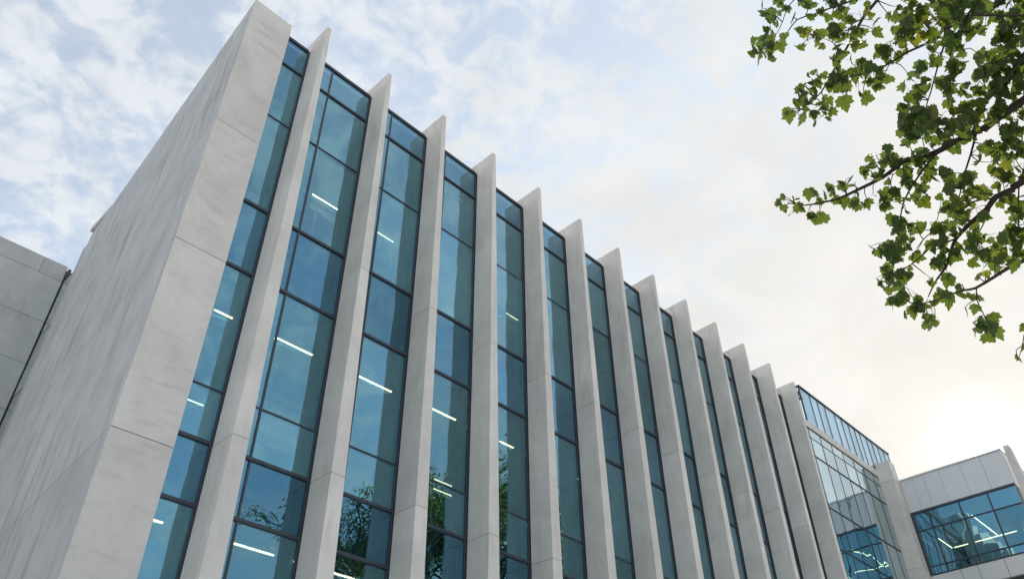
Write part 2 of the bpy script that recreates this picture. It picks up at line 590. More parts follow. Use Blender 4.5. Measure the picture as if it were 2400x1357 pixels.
# rooftop screen
px = [24.40, 25.13, 25.68, 26.24, 27.00, 27.55, 28.10, 28.62, 29.04, 29.6, 30.1, 30.6, 31.1, 31.6]
sc_ = boxes('rooftop_screen', [(x - .022, x + .022, 9.525, 9.58, 15.22, 16.58) for x in px] + [(24.36, 31.64, 9.50, 9.62, 16.58, 16.63)] +
            [(24.37, 24.43, y, y + .05, 15.22, 16.58) for y in (10.9, 12.2, 13.5)] + [(24.36, 24.44, 9.62, 13.6, 16.585, 16.645)], 'frame', G)
for a, c in zip(px[:-1], px[1:]):
    pane('pane', a + .024, c - .024, 9.535, 9.552, 15.23, 16.57, 'glass_screen', sc_)
    box('rail', a + .024, c - .024, 9.557, 9.575, 15.50, 15.515, 'frame', sc_)
for a, c in ((9.62, 10.9), (10.95, 12.2), (12.25, 13.5)):
    pane('pane', 24.392, 24.408, a, c, 15.23, 16.57, 'glass_screen', sc_, 'x')
plant = box('plant_room', 25.4, 31.4, 11.2, 16, 15.16, 16.35, 'dark_inner', G)
box('vent', 24.9, 25.1, 9.8, 10.1, 16.65, 16.74, 'frame', sc_)
box('vent', 25.25, 25.4, 9.8, 10.1, 16.65, 16.71, 'frame', sc_)
# stone pier closing the block
pc = box('end_pier', 29.64, 30.10, 9.02, 9.95, 0, 15.42, 'joint', G)
PJ = [0, 3.0, 7.2, 11.45, 14.68, 15.45]
for a, c in zip(PJ[:-1], PJ[1:]):
    hexa('stone_panel', rect(29.62, 30.13, 9.0, 9.98, a + (.004 if a else 0)), rect(29.62, 30.13, 9.0, 9.98, c - .004), 'fin', pc, .008)

# ------------------------------------------------------------------ projecting wing (faces -X)
W = empty('panel_wing', (31.5, 7, 0), 'projecting upper wing with pale metal panels above a band of blue windows', 'building')
wb = box('wing_body', 30.16, 40, 5.42, 9.6, 13.50, 14.72, 'metal_panel', W)
tag(wb, 'flat topped parapet of the wing')
ye = [8.996, 8.54, 8.14, 7.58, 6.83, 6.14, 5.41]
for a, c in zip(ye[:-1], ye[1:]):
    box('metal_panel', 30.10, 30.155, c + .003, a - .003, 13.50, 14.72, 'metal_panel', wb, .004)
box('coping', 30.06, 40, 5.40, 8.99, 14.722, 14.775, 'metal_panel', wb)
wf = boxes('window_band', [(30.10, 30.20, y - .02, y + .02, 11.26, 13.42) for y in (8.39, 7.31, 6.34)] +
           [(30.12, 30.2, y - .012, y + .012, 11.26, 11.52) for y in (8.71, 7.44)] + [(30.10, 30.22, 8.92, 8.995, 11.26, 13.42)], 'frame', W)
box('head', 30.095, 30.24, 5.42, 8.99, 13.425, 13.49, 'frame', wf)
for z in (12.80, 11.53):
    box('transom', 30.105, 30.19, 5.44, 8.90, z - .017, z + .017, 'frame', wf)
box('sill', 30.09, 30.24, 5.42, 8.99, 11.235, 11.27, 'frame', wf)
for a, c in ((8.92, 8.41), (8.37, 7.33), (7.29, 6.36), (6.32, 5.44)):
    for z0, z1 in ((12.825, 13.42), (11.555, 12.775), (11.275, 11.51)):
        pane('pane', 30.135, 30.150, c, a, z0, z1, 'glass_wing', wf, 'x')
lb = box('lower_band', 30.17, 40, 5.42, 9.6, 10.64, 11.22, 'metal_panel', W)
for a, c in ((8.99, 8.0), (7.99, 7.45), (7.44, 6.6), (6.59, 5.41)):
    box('metal_panel', 30.11, 30.165, c + .003, a - .003, 10.63, 11.225, 'metal_panel', lb, .004)
box('ceiling', 30.24, 39.9, 5.45, 9.58, 13.40, 13.48, 'ceiling', W)
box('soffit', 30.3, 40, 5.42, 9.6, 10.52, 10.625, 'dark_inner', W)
box('inner_wall', 36.0, 36.2, 5.45, 14, 11.23, 13.39, 'inner_wall', W)
box('inner_wall', 30.3, 36.0, 9.60, 9.70, 11.23, 13.39, 'dark_inner', W)
box('inner_wall', 33.2, 34.6, 9.3, 9.5, 11.23, 13.39, 'cream', W)
for y in (6.2, 7.9):
    box('post', 32.6, 32.8, y, y + .2, 11.23, 13.39, 'post', W)
box('end_wall', 30.3, 40, 5.42, 5.52, 10.64, 13.40, 'inner_wall', W)
# lower storey, set back, in shade
lg = boxes('lower_storey', [(31.2, 31.3, y, y + .05, 0, 10.5) for y in (5.5, 6.6, 7.7, 8.85)] + [(31.2, 31.3, 5.5, 8.9, z, z + .05) for z in (3.4, 6.9, 9.6)], 'frame', W)
for a in (5.56, 6.66, 7.76):
    for z0, z1 in ((.02, 3.39), (3.46, 6.89), (6.96, 9.59), (9.66, 10.48)):
        pane('pane', 31.24, 31.26, a, a + 1.03, z0, z1, 'glass_wing', lg, 'x')
box('back_wall', 34, 34.2, 5.5, 8.9, 0, 10.5, 'dark_inner', W)
# outer fin at the wing's end, wider towards the ground
ef = hexa('end_fin', [(30.12, 4.50, 0), (30.48, 4.50, 0), (30.48, 5.28, 0), (30.12, 5.28, 0)],
          [(30.12, 5.14, 14.80), (30.48, 5.14, 14.80), (30.48, 5.30, 14.80), (30.12, 5.30, 14.80)], 'joint', W)
for a, c in ((0, 5), (5.0, 10.2), (10.2, 14.83)):
    def eq(z):
        y = 4.48 + (5.12 - 4.48) * z / 14.83
        return [(30.10, y, z), (30.5, y, z), (30.5, 5.31, z), (30.10, 5.31, z)]
    hexa('stone_panel', eq(a + (.004 if a else 0)), eq(c - .004), 'fin', ef, .008)
e = strip(31.3, 34.0, 7.33, 7.33, 13.39, 'bare strip light running back from the windows of the projecting wing')
e = empty('strip_light', (34.05, 7.2, 13.39), 'long strip light parallel to the windows of the projecting wing', 'ceiling light', 'lit strip lights on the office ceilings')
box('housing', 34.02, 34.10, 5.6, 9.0, 13.32, 13.388, 'housing', e)
box('lamp', 34.04, 34.08, 5.62, 8.98, 13.30, 13.318, 'lamp', e)
strip(32.5, 34.0, 9.05, 9.05, 13.39, 'strip light by the cream wall inside the projecting wing')

# ------------------------------------------------------------------ plain stone wing on the left
S = empty('stone_wing', (0, 19.9, 0), 'plain grey stone wing at the far left behind the weathered side wall', 'building')
sc = box('wall', -20, 3.645, 19.96, 30, 0, 15.64, 'joint', S)
sz = [15.69, 15.18, 13.86, 12.61, 11.33, 10.05, 8.7, 7.4, 6.1, 4.8, 3.5, 2.1, 0.0]
for i, (z1, z0) in enumerate(zip(sz[:-1], sz[1:])):
    xs = [3.65, 3.06, .55, -1.9, -4.4, -7] if i == 0 else [3.65, 1.35, -1.2, -3.7, -6.2]
    for a, c in zip(xs[:-1], xs[1:]):
        box('stone_panel', c + .004, a - .004, 19.90, 19.975, z0 + .004, z1 - .004, 'wing_stone', sc, .005)
zs = [.0, 2.5, 5, 7.2, 9.4, 11.6, 13.4, 15.1]
sg = boxes('glass_slot', [(3.665, 3.74, 19.84, 19.95, 0, 15.6)] + [(3.668, 3.70, 18.87, 19.83, z, z + .03) for z in zs[1:]], 'frame', S)
for a, c in zip(zs[:-1], zs[1:]):
    pane('pane', 3.665, 3.68, 18.88, 19.835, a + .035, c - .005, 'glass_block', sg, 'x')
box('slot_jamb', 3.60, 3.95, 18.37, 18.86, 0, 15.65, 'wing_stone', S, .006)
box('slot_back', 3.95, 4.05, 18.87, 19.9, 0, 15.5, 'inner_wall', S)
box('slot_back', 3.66, 4.4, 19.97, 20.2, 0, 15.6, 'dark_inner', S)

# ------------------------------------------------------------------ trees
def tube_mesh(bm, pts, r0, r1, sides=7):
    """tapered tube along a polyline, smoothed"""
    P = [Vector(p) for p in pts]
    if len(P) > 2:                         # one Catmull-Rom pass
        Q = []
        for i in range(len(P) - 1):
            a, b_, c, d_ = P[max(i - 1, 0)], P[i], P[i + 1], P[min(i + 2, len(P) - 1)]
            for s in (0, .5):
                Q.append(.5 * ((2 * b_) + (-a + c) * s + (2 * a - 5 * b_ + 4 * c - d_) * s * s + (-a + 3 * b_ - 3 * c + d_) * s ** 3))
        P = Q + [P[-1]]
    rings = []
    ref = Vector((.3, .2, 1)).normalized()
    for i, p in enumerate(P):
        d_ = (P[min(i + 1, len(P) - 1)] - P[max(i - 1, 0)]).normalized()
        u = d_.cross(ref)
        if u.length < .1:
            u = d_.cross(Vector((1, 0, 0)))
        u.normalize()
        v = d_.cross(u)
        r = r0 + (r1 - r0) * i / (len(P) - 1)
        rings.append([bm.verts.new(p + (u * math.cos(a) + v * math.sin(a)) * r) for a in [2 * math.pi * j / sides for j in range(sides)]])
    for A, C in zip(rings[:-1], rings[1:]):
        for j in range(sides):
            bm.faces.new((A[j], A[(j + 1) % sides], C[(j + 1) % sides], C[j]))
    bm.faces.new(rings[-1])
    bm.faces.new(list(reversed(rings[0])))


def done(bm, name, mat, parent, smooth=True):
    me = bpy.data.meshes.new(name)
    bm.to_mesh(me)
    bm.free()
    if smooth:
        for f in me.polygons:
            f.use_smooth = True
    o = link(name, me, parent, mat)
    o.location = -off(parent)
    return o


# maple leaf: five pointed toothed lobes, base at origin, tip along +Y, folded along the midrib
HALF = [(.00, .00), (.10, -.06), (.26, -.07), (.27, .03), (.38, .07), (.50, .17), (.42, .25), (.44, .34), (.52, .50), (.41, .50), (.35, .57),
        (.26, .52), (.235, .60), (.25, .72), (.16, .75), (.10, .87), (.00, 1.02)]


def leaf_data(curl):
    vs, fs = [], []
    n = len(HALF)
    mid = [(0, y) for y in (0.0, .12, .3, .5, .7, .86, 1.04)]
    def z(x, y): return -curl * (x * x * 1.4 + .35 * (y - .3) ** 2) + .16 * abs(x)
    for s in (1, -1):
        b0 = len(vs)
        pts = [(s * x, y) for x, y in HALF]
        vs += [(x, y, z(x, y)) for x, y in pts]
        hub = len(vs)
        vs.append((s * .06, .34, z(.06, .34)))
        for i in range(n - 1):
            f = (hub, b0 + i, b0 + i + 1)
            fs.append(f if s > 0 else f[::-1])
        f = (hub, b0 + n - 1, b0)
        fs.append(f if s > 0 else f[::-1])
    return vs, fs


LEAFV = [leaf_data(c) for c in (.15, .45, .8, 1.2)]
LEAFM = []
for vs, fs in LEAFV:
    me = bpy.data.meshes.new('leaf')
    me.from_pydata(vs, [], fs)
    me.materials.append(M['leaf'])
    LEAFM.append(me)

LIMBS = [
    ([(5.347,-0.723,6.367),(5.352,-0.112,6.381),(5.363,0.189,6.331),(5.34,0.245,6.319),(5.314,0.412,6.302),(5.291,0.547,6.279),(5.248,0.68,6.276),(5.207,0.767,6.273),(5.185,0.934,6.232),(5.139,1.154,6.2),(5.1,1.279,6.174),(5.05,1.397,6.16),(4.978,1.52,6.165),(4.889,1.607,6.197)],0.055,0.004),
    ([(5.355,0.245,6.332),(5.413,0.358,6.199),(5.442,0.455,6.098),(5.467,0.521,6.001),(5.471,0.559,5.931)],0.014,0.005),
    ([(5.268,0.533,6.255),(5.266,0.642,6.179),(5.274,0.775,6.086),(5.287,0.895,5.982),(5.308,0.964,5.875),(5.366,1.055,5.711),(5.373,1.103,5.619)],0.014,0.004),
    ([(5.174,0.932,6.222),(5.258,0.803,6.228),(5.304,0.77,6.257)],0.005,0.003),
    ([(5.81,-0.505,5.991),(5.799,0.159,6.045),(5.805,0.24,6.047),(5.819,0.376,6.033),(5.846,0.464,6.002),(5.867,0.581,5.976),(5.885,0.672,5.952),(5.909,0.749,5.92),(5.943,0.818,5.876),(6.005,0.918,5.781),(6.033,1.014,5.733),(6.068,1.103,5.674),(6.091,1.144,5.644)],0.05,0.004),
    ([(5.839,0.377,6.048),(5.848,0.457,6.111),(5.876,0.547,6.147),(5.883,0.646,6.207)],0.014,0.005),
    ([(5.867,0.447,6.005),(5.869,0.528,5.909),(5.858,0.585,5.831),(5.879,0.657,5.704)],0.008,0.004),
    ([(5.894,0.581,6.003),(5.89,0.76,6.073),(5.924,0.879,6.098),(5.97,0.98,6.108),(6.036,1.07,6.092)],0.01,0.004),
    ([(5.943,0.753,5.945),(5.879,0.871,5.924),(5.836,0.95,5.881),(5.796,1.022,5.833),(5.767,1.085,5.772),(5.715,1.172,5.734),(5.647,1.299,5.702)],0.011,0.004),
    ([(5.848,-0.309,5.435),(5.811,0.404,5.413),(5.77,0.5,5.397),(5.74,0.613,5.356),(5.716,0.745,5.301),(5.672,0.828,5.282),(5.62,0.938,5.266),(5.569,1.026,5.25),(5.493,1.202,5.244)],0.03,0.004),
    ([(5.716,0.745,5.301),(5.744,0.772,5.228),(5.78,0.789,5.142),(5.807,0.793,5.073),(5.823,0.804,5.018)],0.007,0.003),
    ([(4.581,-0.353,7.654),(4.622,0.09,7.576),(4.67,0.375,7.471),(4.692,0.523,7.385),(4.72,0.659,7.29),(4.737,0.769,7.204),(4.75,0.89,7.116),(4.788,1.028,6.998),(4.765,1.163,6.932),(4.728,1.292,6.874)],0.03,0.004),
    ([(4.713,0.525,7.411),(4.631,0.594,7.341),(4.612,0.671,7.218)],0.009,0.004),
    ([(4.741,0.557,7.385),(4.718,0.683,7.422),(4.692,0.784,7.463),(4.67,0.907,7.495),(4.652,0.987,7.528)],0.006,0.003),
    ([(4.871,-0.023,7.819),(4.841,0.441,7.812),(4.744,0.746,7.841),(4.71,0.858,7.836),(4.666,0.976,7.837),(4.677,1.093,7.793),(4.669,1.182,7.767),(4.656,1.251,7.748),(4.651,1.354,7.713)],0.016,0.003),
    ([(4.556,0.628,8.023),(4.587,0.915,7.991),(4.615,1.02,7.98),(4.668,1.099,7.953),(4.719,1.204,7.922),(4.718,1.279,7.933)],0.008,0.003),
    ([(4.216,-0.522,6.781),(4.449,-0.174,6.587),(4.484,-0.09,6.539),(4.537,-0.0,6.472),(4.59,0.106,6.401),(4.633,0.174,6.337),(4.674,0.202,6.276),(4.773,0.297,6.148)],0.03,0.004),
    ([(4.528,-0.05,6.606),(4.571,0.119,6.525),(4.639,0.228,6.415),(4.702,0.34,6.304),(4.747,0.42,6.209),(4.798,0.494,6.105)],0.016,0.004),
    ([(5.015,-0.578,7.011),(4.989,-0.257,7.008),(4.925,0.089,7.022),(4.901,0.232,6.988),(4.873,0.372,6.955),(4.836,0.562,6.922),(4.759,0.734,6.919),(4.704,0.838,6.903),(4.657,0.915,6.881)],0.028,0.004),
    ([(4.898,-0.699,6.41),(4.907,-0.378,6.412),(4.966,-0.163,6.339),(5.014,0.024,6.267),(5.041,0.203,6.209),(5.018,0.381,6.198),(4.932,0.583,6.245)],0.03,0.005),
    ([(5.704,-0.608,6.431),(5.853,-0.144,6.32),(5.933,0.123,6.252),(6.077,0.279,6.088),(6.215,0.378,5.922),(6.282,0.485,5.85)],0.02,0.004),
    ([(6.07,-0.111,5.47),(6.175,0.361,5.285),(6.227,0.603,5.164),(6.281,0.709,5.048),(6.311,0.766,4.981)],0.015,0.003),
]
CLUSTERS = [
(4.6,1.21,8.18,0.054,2),(4.47,1.11,7.88,0.078,4),(4.62,1.09,8.13,0.081,4),(4.67,1.05,8.09,0.063,2),(4.75,1.17,8.09,0.081,3),(4.67,1.21,7.98,0.062,2),
(4.82,1.26,8.06,0.081,3),(4.61,1.12,7.67,0.051,1),(4.74,1.37,7.99,0.063,3),(4.6,1.27,7.69,0.069,4),(4.83,1.23,7.85,0.053,1),(4.72,1.42,7.8,0.061,3),
(4.69,1.32,7.68,0.065,3),(4.65,1.0,7.86,0.052,1),(4.51,0.86,7.79,0.068,3),(4.59,0.84,7.67,0.051,1),(4.79,0.8,7.85,0.053,2),(4.75,0.69,7.84,0.096,8),
(4.91,0.73,7.92,0.089,6),(4.62,0.99,7.61,0.051,1),(4.54,0.93,7.42,0.058,3),(4.62,0.87,7.46,0.05,2),(4.76,1.06,7.58,0.056,1),(4.71,0.93,7.47,0.055,2),
(4.57,0.84,7.29,0.057,2),(4.75,0.74,7.6,0.077,4),(4.82,0.78,7.54,0.077,4),(4.56,0.77,7.11,0.08,4),(4.71,0.87,7.21,0.065,2),(4.73,0.79,7.12,0.057,2),
(4.67,0.59,7.47,0.075,4),(4.62,0.45,7.37,0.066,2),(4.68,0.46,7.26,0.049,1),(4.84,0.49,7.3,0.05,1),(4.93,0.64,7.38,0.055,1),(4.62,0.57,7.18,0.06,2),
(4.6,0.65,7.17,0.064,3),(4.78,0.67,7.29,0.05,1),(4.78,1.05,7.26,0.062,2),(4.74,1.0,7.09,0.081,4),(4.67,1.1,7.02,0.06,3),(4.77,1.2,7.13,0.053,1),
(4.78,1.26,7.03,0.053,1),(4.6,1.11,6.85,0.071,5),(4.86,1.24,7.03,0.061,3),(4.64,1.3,6.77,0.051,1),(4.63,1.31,6.84,0.039,1),(4.88,1.29,6.95,0.057,1),
(4.81,1.12,6.87,0.072,4),(4.94,1.08,7.0,0.057,2),(4.79,1.11,6.72,0.067,2),(5.02,1.12,6.95,0.058,1),(4.76,0.95,6.85,0.055,2),(4.68,0.85,6.72,0.05,1),
(4.8,0.92,6.75,0.059,1),(4.61,0.91,6.83,0.07,4),(4.68,0.83,6.95,0.071,4),(4.84,0.87,7.01,0.073,3),(4.78,0.73,7.02,0.081,4),(4.63,0.63,6.78,0.077,5),
(4.77,0.76,6.79,0.063,2),(4.93,0.76,6.8,0.052,1),(4.86,0.63,6.87,0.08,5),(4.83,0.56,7.06,0.065,3),(4.86,0.69,6.84,0.056,2),(4.69,0.27,7.24,0.065,3),
(4.77,0.2,7.27,0.082,5),(4.87,0.1,7.27,0.116,12),(4.39,-0.0,6.64,0.093,10),(4.95,0.06,7.16,0.116,12),(4.98,0.35,7.48,0.094,5),(4.79,0.3,7.13,0.089,6),
(4.87,0.19,7.13,0.057,2),(4.83,0.33,7.07,0.081,4),(4.72,0.43,6.97,0.079,4),(4.97,0.41,7.09,0.074,3),(4.81,0.49,6.96,0.072,4),(5.04,0.59,6.98,0.053,1),
(4.91,0.44,6.78,0.052,2),(4.73,0.34,6.52,0.068,4),(4.98,0.18,7.11,0.091,5),(4.58,0.07,6.59,0.098,9),(4.56,0.22,6.47,0.081,5),(4.47,0.13,6.29,0.079,5),
(4.71,0.05,6.46,0.075,3),(4.51,0.03,6.41,0.073,5),(4.59,-0.07,6.53,0.06,3),(4.93,-0.13,6.83,0.04,1),(4.57,0.29,6.19,0.072,4),(4.59,0.23,6.14,0.064,4),
(4.84,0.16,6.3,0.075,4),(4.58,0.12,6.18,0.065,4),(4.79,0.47,6.43,0.076,5),(4.67,0.41,6.22,0.073,4),(4.82,0.59,6.41,0.053,2),(4.69,0.52,6.14,0.08,7),
(4.81,0.43,6.21,0.081,6),(4.68,0.45,5.99,0.089,9),(4.89,0.6,6.23,0.067,4),(4.91,0.3,6.28,0.045,2),(4.87,0.36,6.16,0.067,4),(5.06,0.28,6.27,0.084,6),
(4.98,0.19,6.16,0.082,6),(5.25,0.12,6.34,0.078,5),(5.16,0.2,6.22,0.077,5),(4.89,0.34,6.04,0.073,6),(5.13,0.19,6.41,0.039,1),(5.07,-0.22,7.12,0.091,8),
(5.08,-0.29,7.1,0.083,6),(5.12,-0.36,7.07,0.104,9),(5.22,-0.4,7.08,0.076,5),(5.01,-0.22,6.79,0.06,2),(4.84,-0.26,6.54,0.096,8),(4.8,-0.32,6.52,0.076,5),
(4.86,-0.19,6.5,0.069,4),(5.01,-0.26,6.57,0.086,7),(4.77,-0.02,6.39,0.06,2),(5.0,-0.09,6.59,0.071,4),(4.78,-0.01,6.28,0.082,6),(4.98,-0.09,6.42,0.092,8),
(5.01,-0.18,6.41,0.092,8),(5.02,0.06,6.42,0.069,4),(5.02,-0.01,6.34,0.092,8),(5.12,-0.1,6.37,0.093,8),(4.94,0.08,6.21,0.067,4),(5.19,-0.0,6.36,0.078,5),
(5.26,-0.13,6.42,0.071,4),(5.42,-0.06,6.36,0.072,4),(5.52,0.02,6.44,0.057,2),(5.5,0.08,6.32,0.056,2),(5.4,0.01,6.18,0.079,5),(4.38,-0.13,6.48,0.073,6),
(4.46,-0.04,6.57,0.067,5),(4.96,0.63,6.29,0.068,3),(5.13,0.55,6.37,0.078,5),(5.31,0.67,6.47,0.064,2),(5.2,0.55,6.3,0.062,2),(5.2,0.65,6.28,0.07,3),
(5.37,0.47,6.43,0.064,3),(4.99,0.37,6.09,0.067,4),(5.31,0.3,6.28,0.071,3),(5.2,0.4,6.11,0.046,1),(5.02,0.81,6.25,0.054,2),(5.18,0.83,6.31,0.07,3),
(5.26,0.76,6.35,0.063,2),(5.33,0.76,6.3,0.071,3),(5.21,0.63,6.18,0.054,2),(5.45,0.56,6.33,0.064,2),(5.31,0.69,6.19,0.063,2),(5.21,0.6,6.02,0.076,4),
(5.17,0.78,6.08,0.076,4),(5.48,0.77,6.17,0.095,6),(5.54,0.79,6.07,0.056,1),(5.36,0.94,6.2,0.079,4),(5.28,0.98,6.03,0.077,4),(5.23,0.9,5.9,0.061,2),
(5.15,0.98,5.78,0.048,1),(5.25,0.92,5.78,0.064,3),(5.24,1.01,5.72,0.056,2),(5.5,1.02,5.87,0.066,3),(5.55,0.58,6.2,0.052,1),(5.96,0.96,6.28,0.038,1),
(5.81,0.96,6.07,0.053,2),(5.8,0.86,6.07,0.057,2),(5.37,0.58,5.93,0.05,2),(6.0,0.75,6.36,0.064,2),(5.76,0.62,6.13,0.082,5),(5.97,0.6,6.27,0.076,4),
(5.92,0.68,6.14,0.091,6),(5.5,0.49,6.01,0.063,3),(5.61,0.49,6.19,0.052,2),(5.39,0.42,5.98,0.054,3),(5.82,0.46,6.18,0.074,4),(5.71,0.42,6.03,0.048,1),
(5.69,0.51,5.91,0.064,2),(5.74,0.69,5.91,0.088,6),(5.83,0.79,6.04,0.057,2),(5.8,0.81,5.96,0.049,1),(5.28,0.27,6.08,0.042,1),(5.63,0.33,6.28,0.057,1),
(5.36,0.22,6.15,0.039,1),(5.6,0.23,6.27,0.073,3),(5.58,0.27,6.15,0.068,3),(5.82,0.32,6.19,0.074,4),(5.86,0.37,6.15,0.058,2),(5.96,0.15,6.53,0.086,5),
(5.58,0.08,6.35,0.081,4),(5.87,0.06,6.47,0.093,6),(5.89,0.13,6.35,0.084,5),(5.98,0.17,6.32,0.101,7),(5.84,0.23,6.16,0.058,2),(5.87,0.31,6.01,0.061,2),
(6.06,0.27,6.11,0.075,4),(5.99,0.3,5.95,0.074,4),(6.26,0.35,6.11,0.043,1),(5.89,0.63,5.93,0.065,2),(5.68,0.64,5.69,0.078,4),(5.76,0.58,5.7,0.071,3),
(6.0,0.72,5.81,0.073,3),(5.81,0.6,5.63,0.087,5),(5.88,0.5,5.76,0.064,2),(6.29,0.57,5.97,0.068,3),(6.31,0.43,6.06,0.069,2),(6.18,0.45,5.85,0.092,5),
(6.18,0.38,5.89,0.083,5),(6.26,0.44,5.82,0.067,2),(5.69,0.89,5.79,0.063,2),(6.05,0.84,6.03,0.075,3),(5.78,0.82,5.74,0.071,3),(5.94,1.07,5.95,0.066,2),
(5.22,1.1,5.6,0.074,5),(5.26,1.01,5.59,0.052,2),(5.52,1.09,5.69,0.085,6),(4.95,1.65,6.33,0.035,1),(4.78,1.63,6.13,0.038,1),(4.92,1.66,6.18,0.038,1),
(4.91,1.55,6.2,0.034,1),(5.03,1.62,6.2,0.054,1),(4.87,1.52,6.06,0.045,1),(5.14,1.53,6.2,0.063,2),(5.13,1.46,6.36,0.059,2),(5.08,1.42,6.25,0.055,2),
(5.16,1.34,6.37,0.04,1),(5.21,1.35,6.32,0.06,2),(5.04,1.41,6.09,0.053,2),(5.23,1.49,6.17,0.059,1),(5.24,1.35,6.21,0.059,2),(5.09,1.21,6.28,0.043,1),
(4.95,1.12,6.15,0.038,1),(5.16,1.15,6.25,0.051,2),(5.22,1.25,6.35,0.04,1),(5.1,1.22,6.07,0.057,2),(5.24,1.19,6.16,0.063,2),(5.29,1.17,6.29,0.04,1),
(5.1,0.96,6.38,0.043,1),(4.93,0.88,6.23,0.034,1),(5.14,1.03,6.33,0.043,1),(5.05,0.91,6.23,0.065,3),(5.24,0.85,6.45,0.056,2),(5.21,1.05,6.27,0.059,2),
(5.11,0.96,6.17,0.054,1),(5.36,1.08,6.25,0.032,1),(5.29,1.12,6.13,0.043,2),(5.22,1.03,6.04,0.054,2),(5.4,1.26,5.81,0.031,1),(5.43,1.26,5.79,0.027,1),
(5.45,1.23,5.77,0.039,1),(5.76,1.32,5.83,0.056,2),(5.7,1.36,5.73,0.044,1),(5.74,1.36,5.7,0.056,1),(5.73,1.29,5.69,0.071,4),(5.66,1.25,5.74,0.051,2),
(5.91,1.22,5.82,0.082,5),(5.73,1.12,5.66,0.059,2),(5.6,1.21,5.51,0.077,4),(5.53,1.15,5.39,0.068,3),(5.44,1.25,5.3,0.045,2),(5.48,1.22,5.29,0.052,3),
(5.55,1.24,5.22,0.037,1),(5.44,1.15,5.15,0.051,1),(5.41,1.07,5.2,0.058,2),(5.41,1.07,5.12,0.073,4),(5.7,1.08,5.26,0.068,3),(5.77,1.17,5.2,0.038,1),
(5.71,1.13,5.15,0.042,1),(5.5,1.06,5.03,0.033,1),(5.75,1.02,5.37,0.046,1),(5.7,0.98,5.38,0.042,1),(5.65,0.94,5.24,0.056,1),(5.43,0.9,5.15,0.04,1),
(6.1,1.0,5.9,0.063,2),(6.03,0.92,5.84,0.07,3),(6.05,0.92,5.81,0.058,2),(5.85,1.03,5.62,0.056,2),(6.15,0.98,5.75,0.062,1),(5.9,0.9,5.58,0.052,1),
(5.78,1.03,5.82,0.052,1),(5.72,0.91,5.81,0.056,1),(5.6,0.83,5.29,0.03,1),(5.81,0.87,5.35,0.046,1),(5.8,0.83,5.3,0.054,2),(5.87,0.9,5.24,0.054,1),
(5.69,0.81,5.12,0.041,1),(5.75,0.83,5.07,0.041,1),(5.85,0.87,5.06,0.053,2),(5.64,0.78,4.93,0.059,3),(5.78,0.74,5.05,0.053,1),(6.03,0.85,5.06,0.066,1),
(5.95,0.77,5.02,0.054,1),(5.82,0.72,5.45,0.043,1),(5.64,0.64,5.32,0.034,1),(5.8,0.58,5.44,0.058,1),(6.04,0.65,5.7,0.089,4),(5.94,0.71,5.76,0.073,3),
(5.9,0.72,5.62,0.04,1),(5.61,0.52,5.37,0.053,2),(5.61,0.46,5.27,0.056,1),(6.4,0.48,5.97,0.095,5),(6.39,0.66,5.25,0.033,1),(6.2,0.7,4.99,0.039,1),
(6.41,0.78,5.03,0.036,1),(4.81,-0.53,6.45,0.091,5),(4.99,-0.57,6.4,0.092,5),(5.85,-0.14,6.56,0.102,5),(6.12,-0.15,5.23,0.095,5),(5.4,-0.72,6.39,0.097,5),
(5.31,-0.52,6.26,0.094,5),(4.83,-0.5,6.49,0.092,5),(6.05,0.39,5.08,0.093,5),(6.1,-0.1,5.23,0.094,5),(5.26,-0.75,6.32,0.095,5),(6.1,-0.01,5.94,0.1,5),
(6.09,0.01,5.13,0.094,5),(5.04,-0.88,6.4,0.093,5),(5.66,-0.12,5.39,0.091,5),(5.17,-0.62,6.44,0.095,5),(4.77,-0.66,6.33,0.09,5),(6.11,-0.09,5.05,0.093,5),
(5.57,-0.53,6.41,0.098,5),(5.89,-0.41,5.7,0.096,5),(6.31,-0.08,5.23,0.097,5),(5.98,-0.39,6.41,0.102,5),(5.72,-0.4,6.11,0.097,5),(5.22,-0.29,6.27,0.093,5),
(4.83,-0.87,6.35,0.091,5),(6.09,0.15,6.04,0.1,5),(5.99,-0.1,6.15,0.1,5),(5.61,-0.43,6.34,0.098,5),(5.28,-0.84,6.25,0.094,5),(5.36,-0.56,6.59,0.098,5),
(5.52,-0.59,6.39,0.098,5),(6.03,0.1,5.52,0.096,5),(5.79,-0.1,5.91,0.096,5),(5.01,-0.87,6.31,0.092,5),(5.03,-0.32,6.38,0.092,5),(5.92,-0.28,5.66,0.096,5),
(5.27,-0.3,6.2,0.093,5),(5.97,-0.14,6.42,0.102,5),(6.1,0.24,5.84,0.099,5),(6.45,0.03,5.01,0.097,5),(6.16,0.12,4.9,0.093,5),(5.37,-0.24,6.54,0.097,5),
(6.05,-0.21,5.24,0.094,5),(6.17,0.29,5.04,0.094,5),(5.99,0.03,5.21,0.093,5),(4.93,-0.47,6.28,0.091,5),(4.89,-0.6,6.32,0.091,5),(6.48,0.35,5.18,0.099,5),
(5.09,-0.74,6.98,0.099,5),(4.85,-0.36,6.39,0.091,5),(5.98,-0.61,6.44,0.103,5),(4.74,-0.56,6.37,0.09,5),(5.68,-0.6,5.94,0.095,5),(5.25,-0.63,7.06,0.101,5),
(5.03,-0.39,6.57,0.094,5),(5.29,-0.75,6.55,0.097,5),(6.04,-0.01,6.44,0.103,5),(6.14,0.45,4.93,0.093,5),(5.92,-0.02,6.18,0.1,5),(5.79,-0.53,6.16,0.098,5),
(5.92,-0.56,5.96,0.098,5),(4.81,0.25,8.05,0.107,5),(4.46,0.47,7.89,0.103,5),(4.27,0.11,7.67,0.099,5),(4.2,-0.36,6.59,0.087,5),(4.61,0.53,7.98,0.105,5),
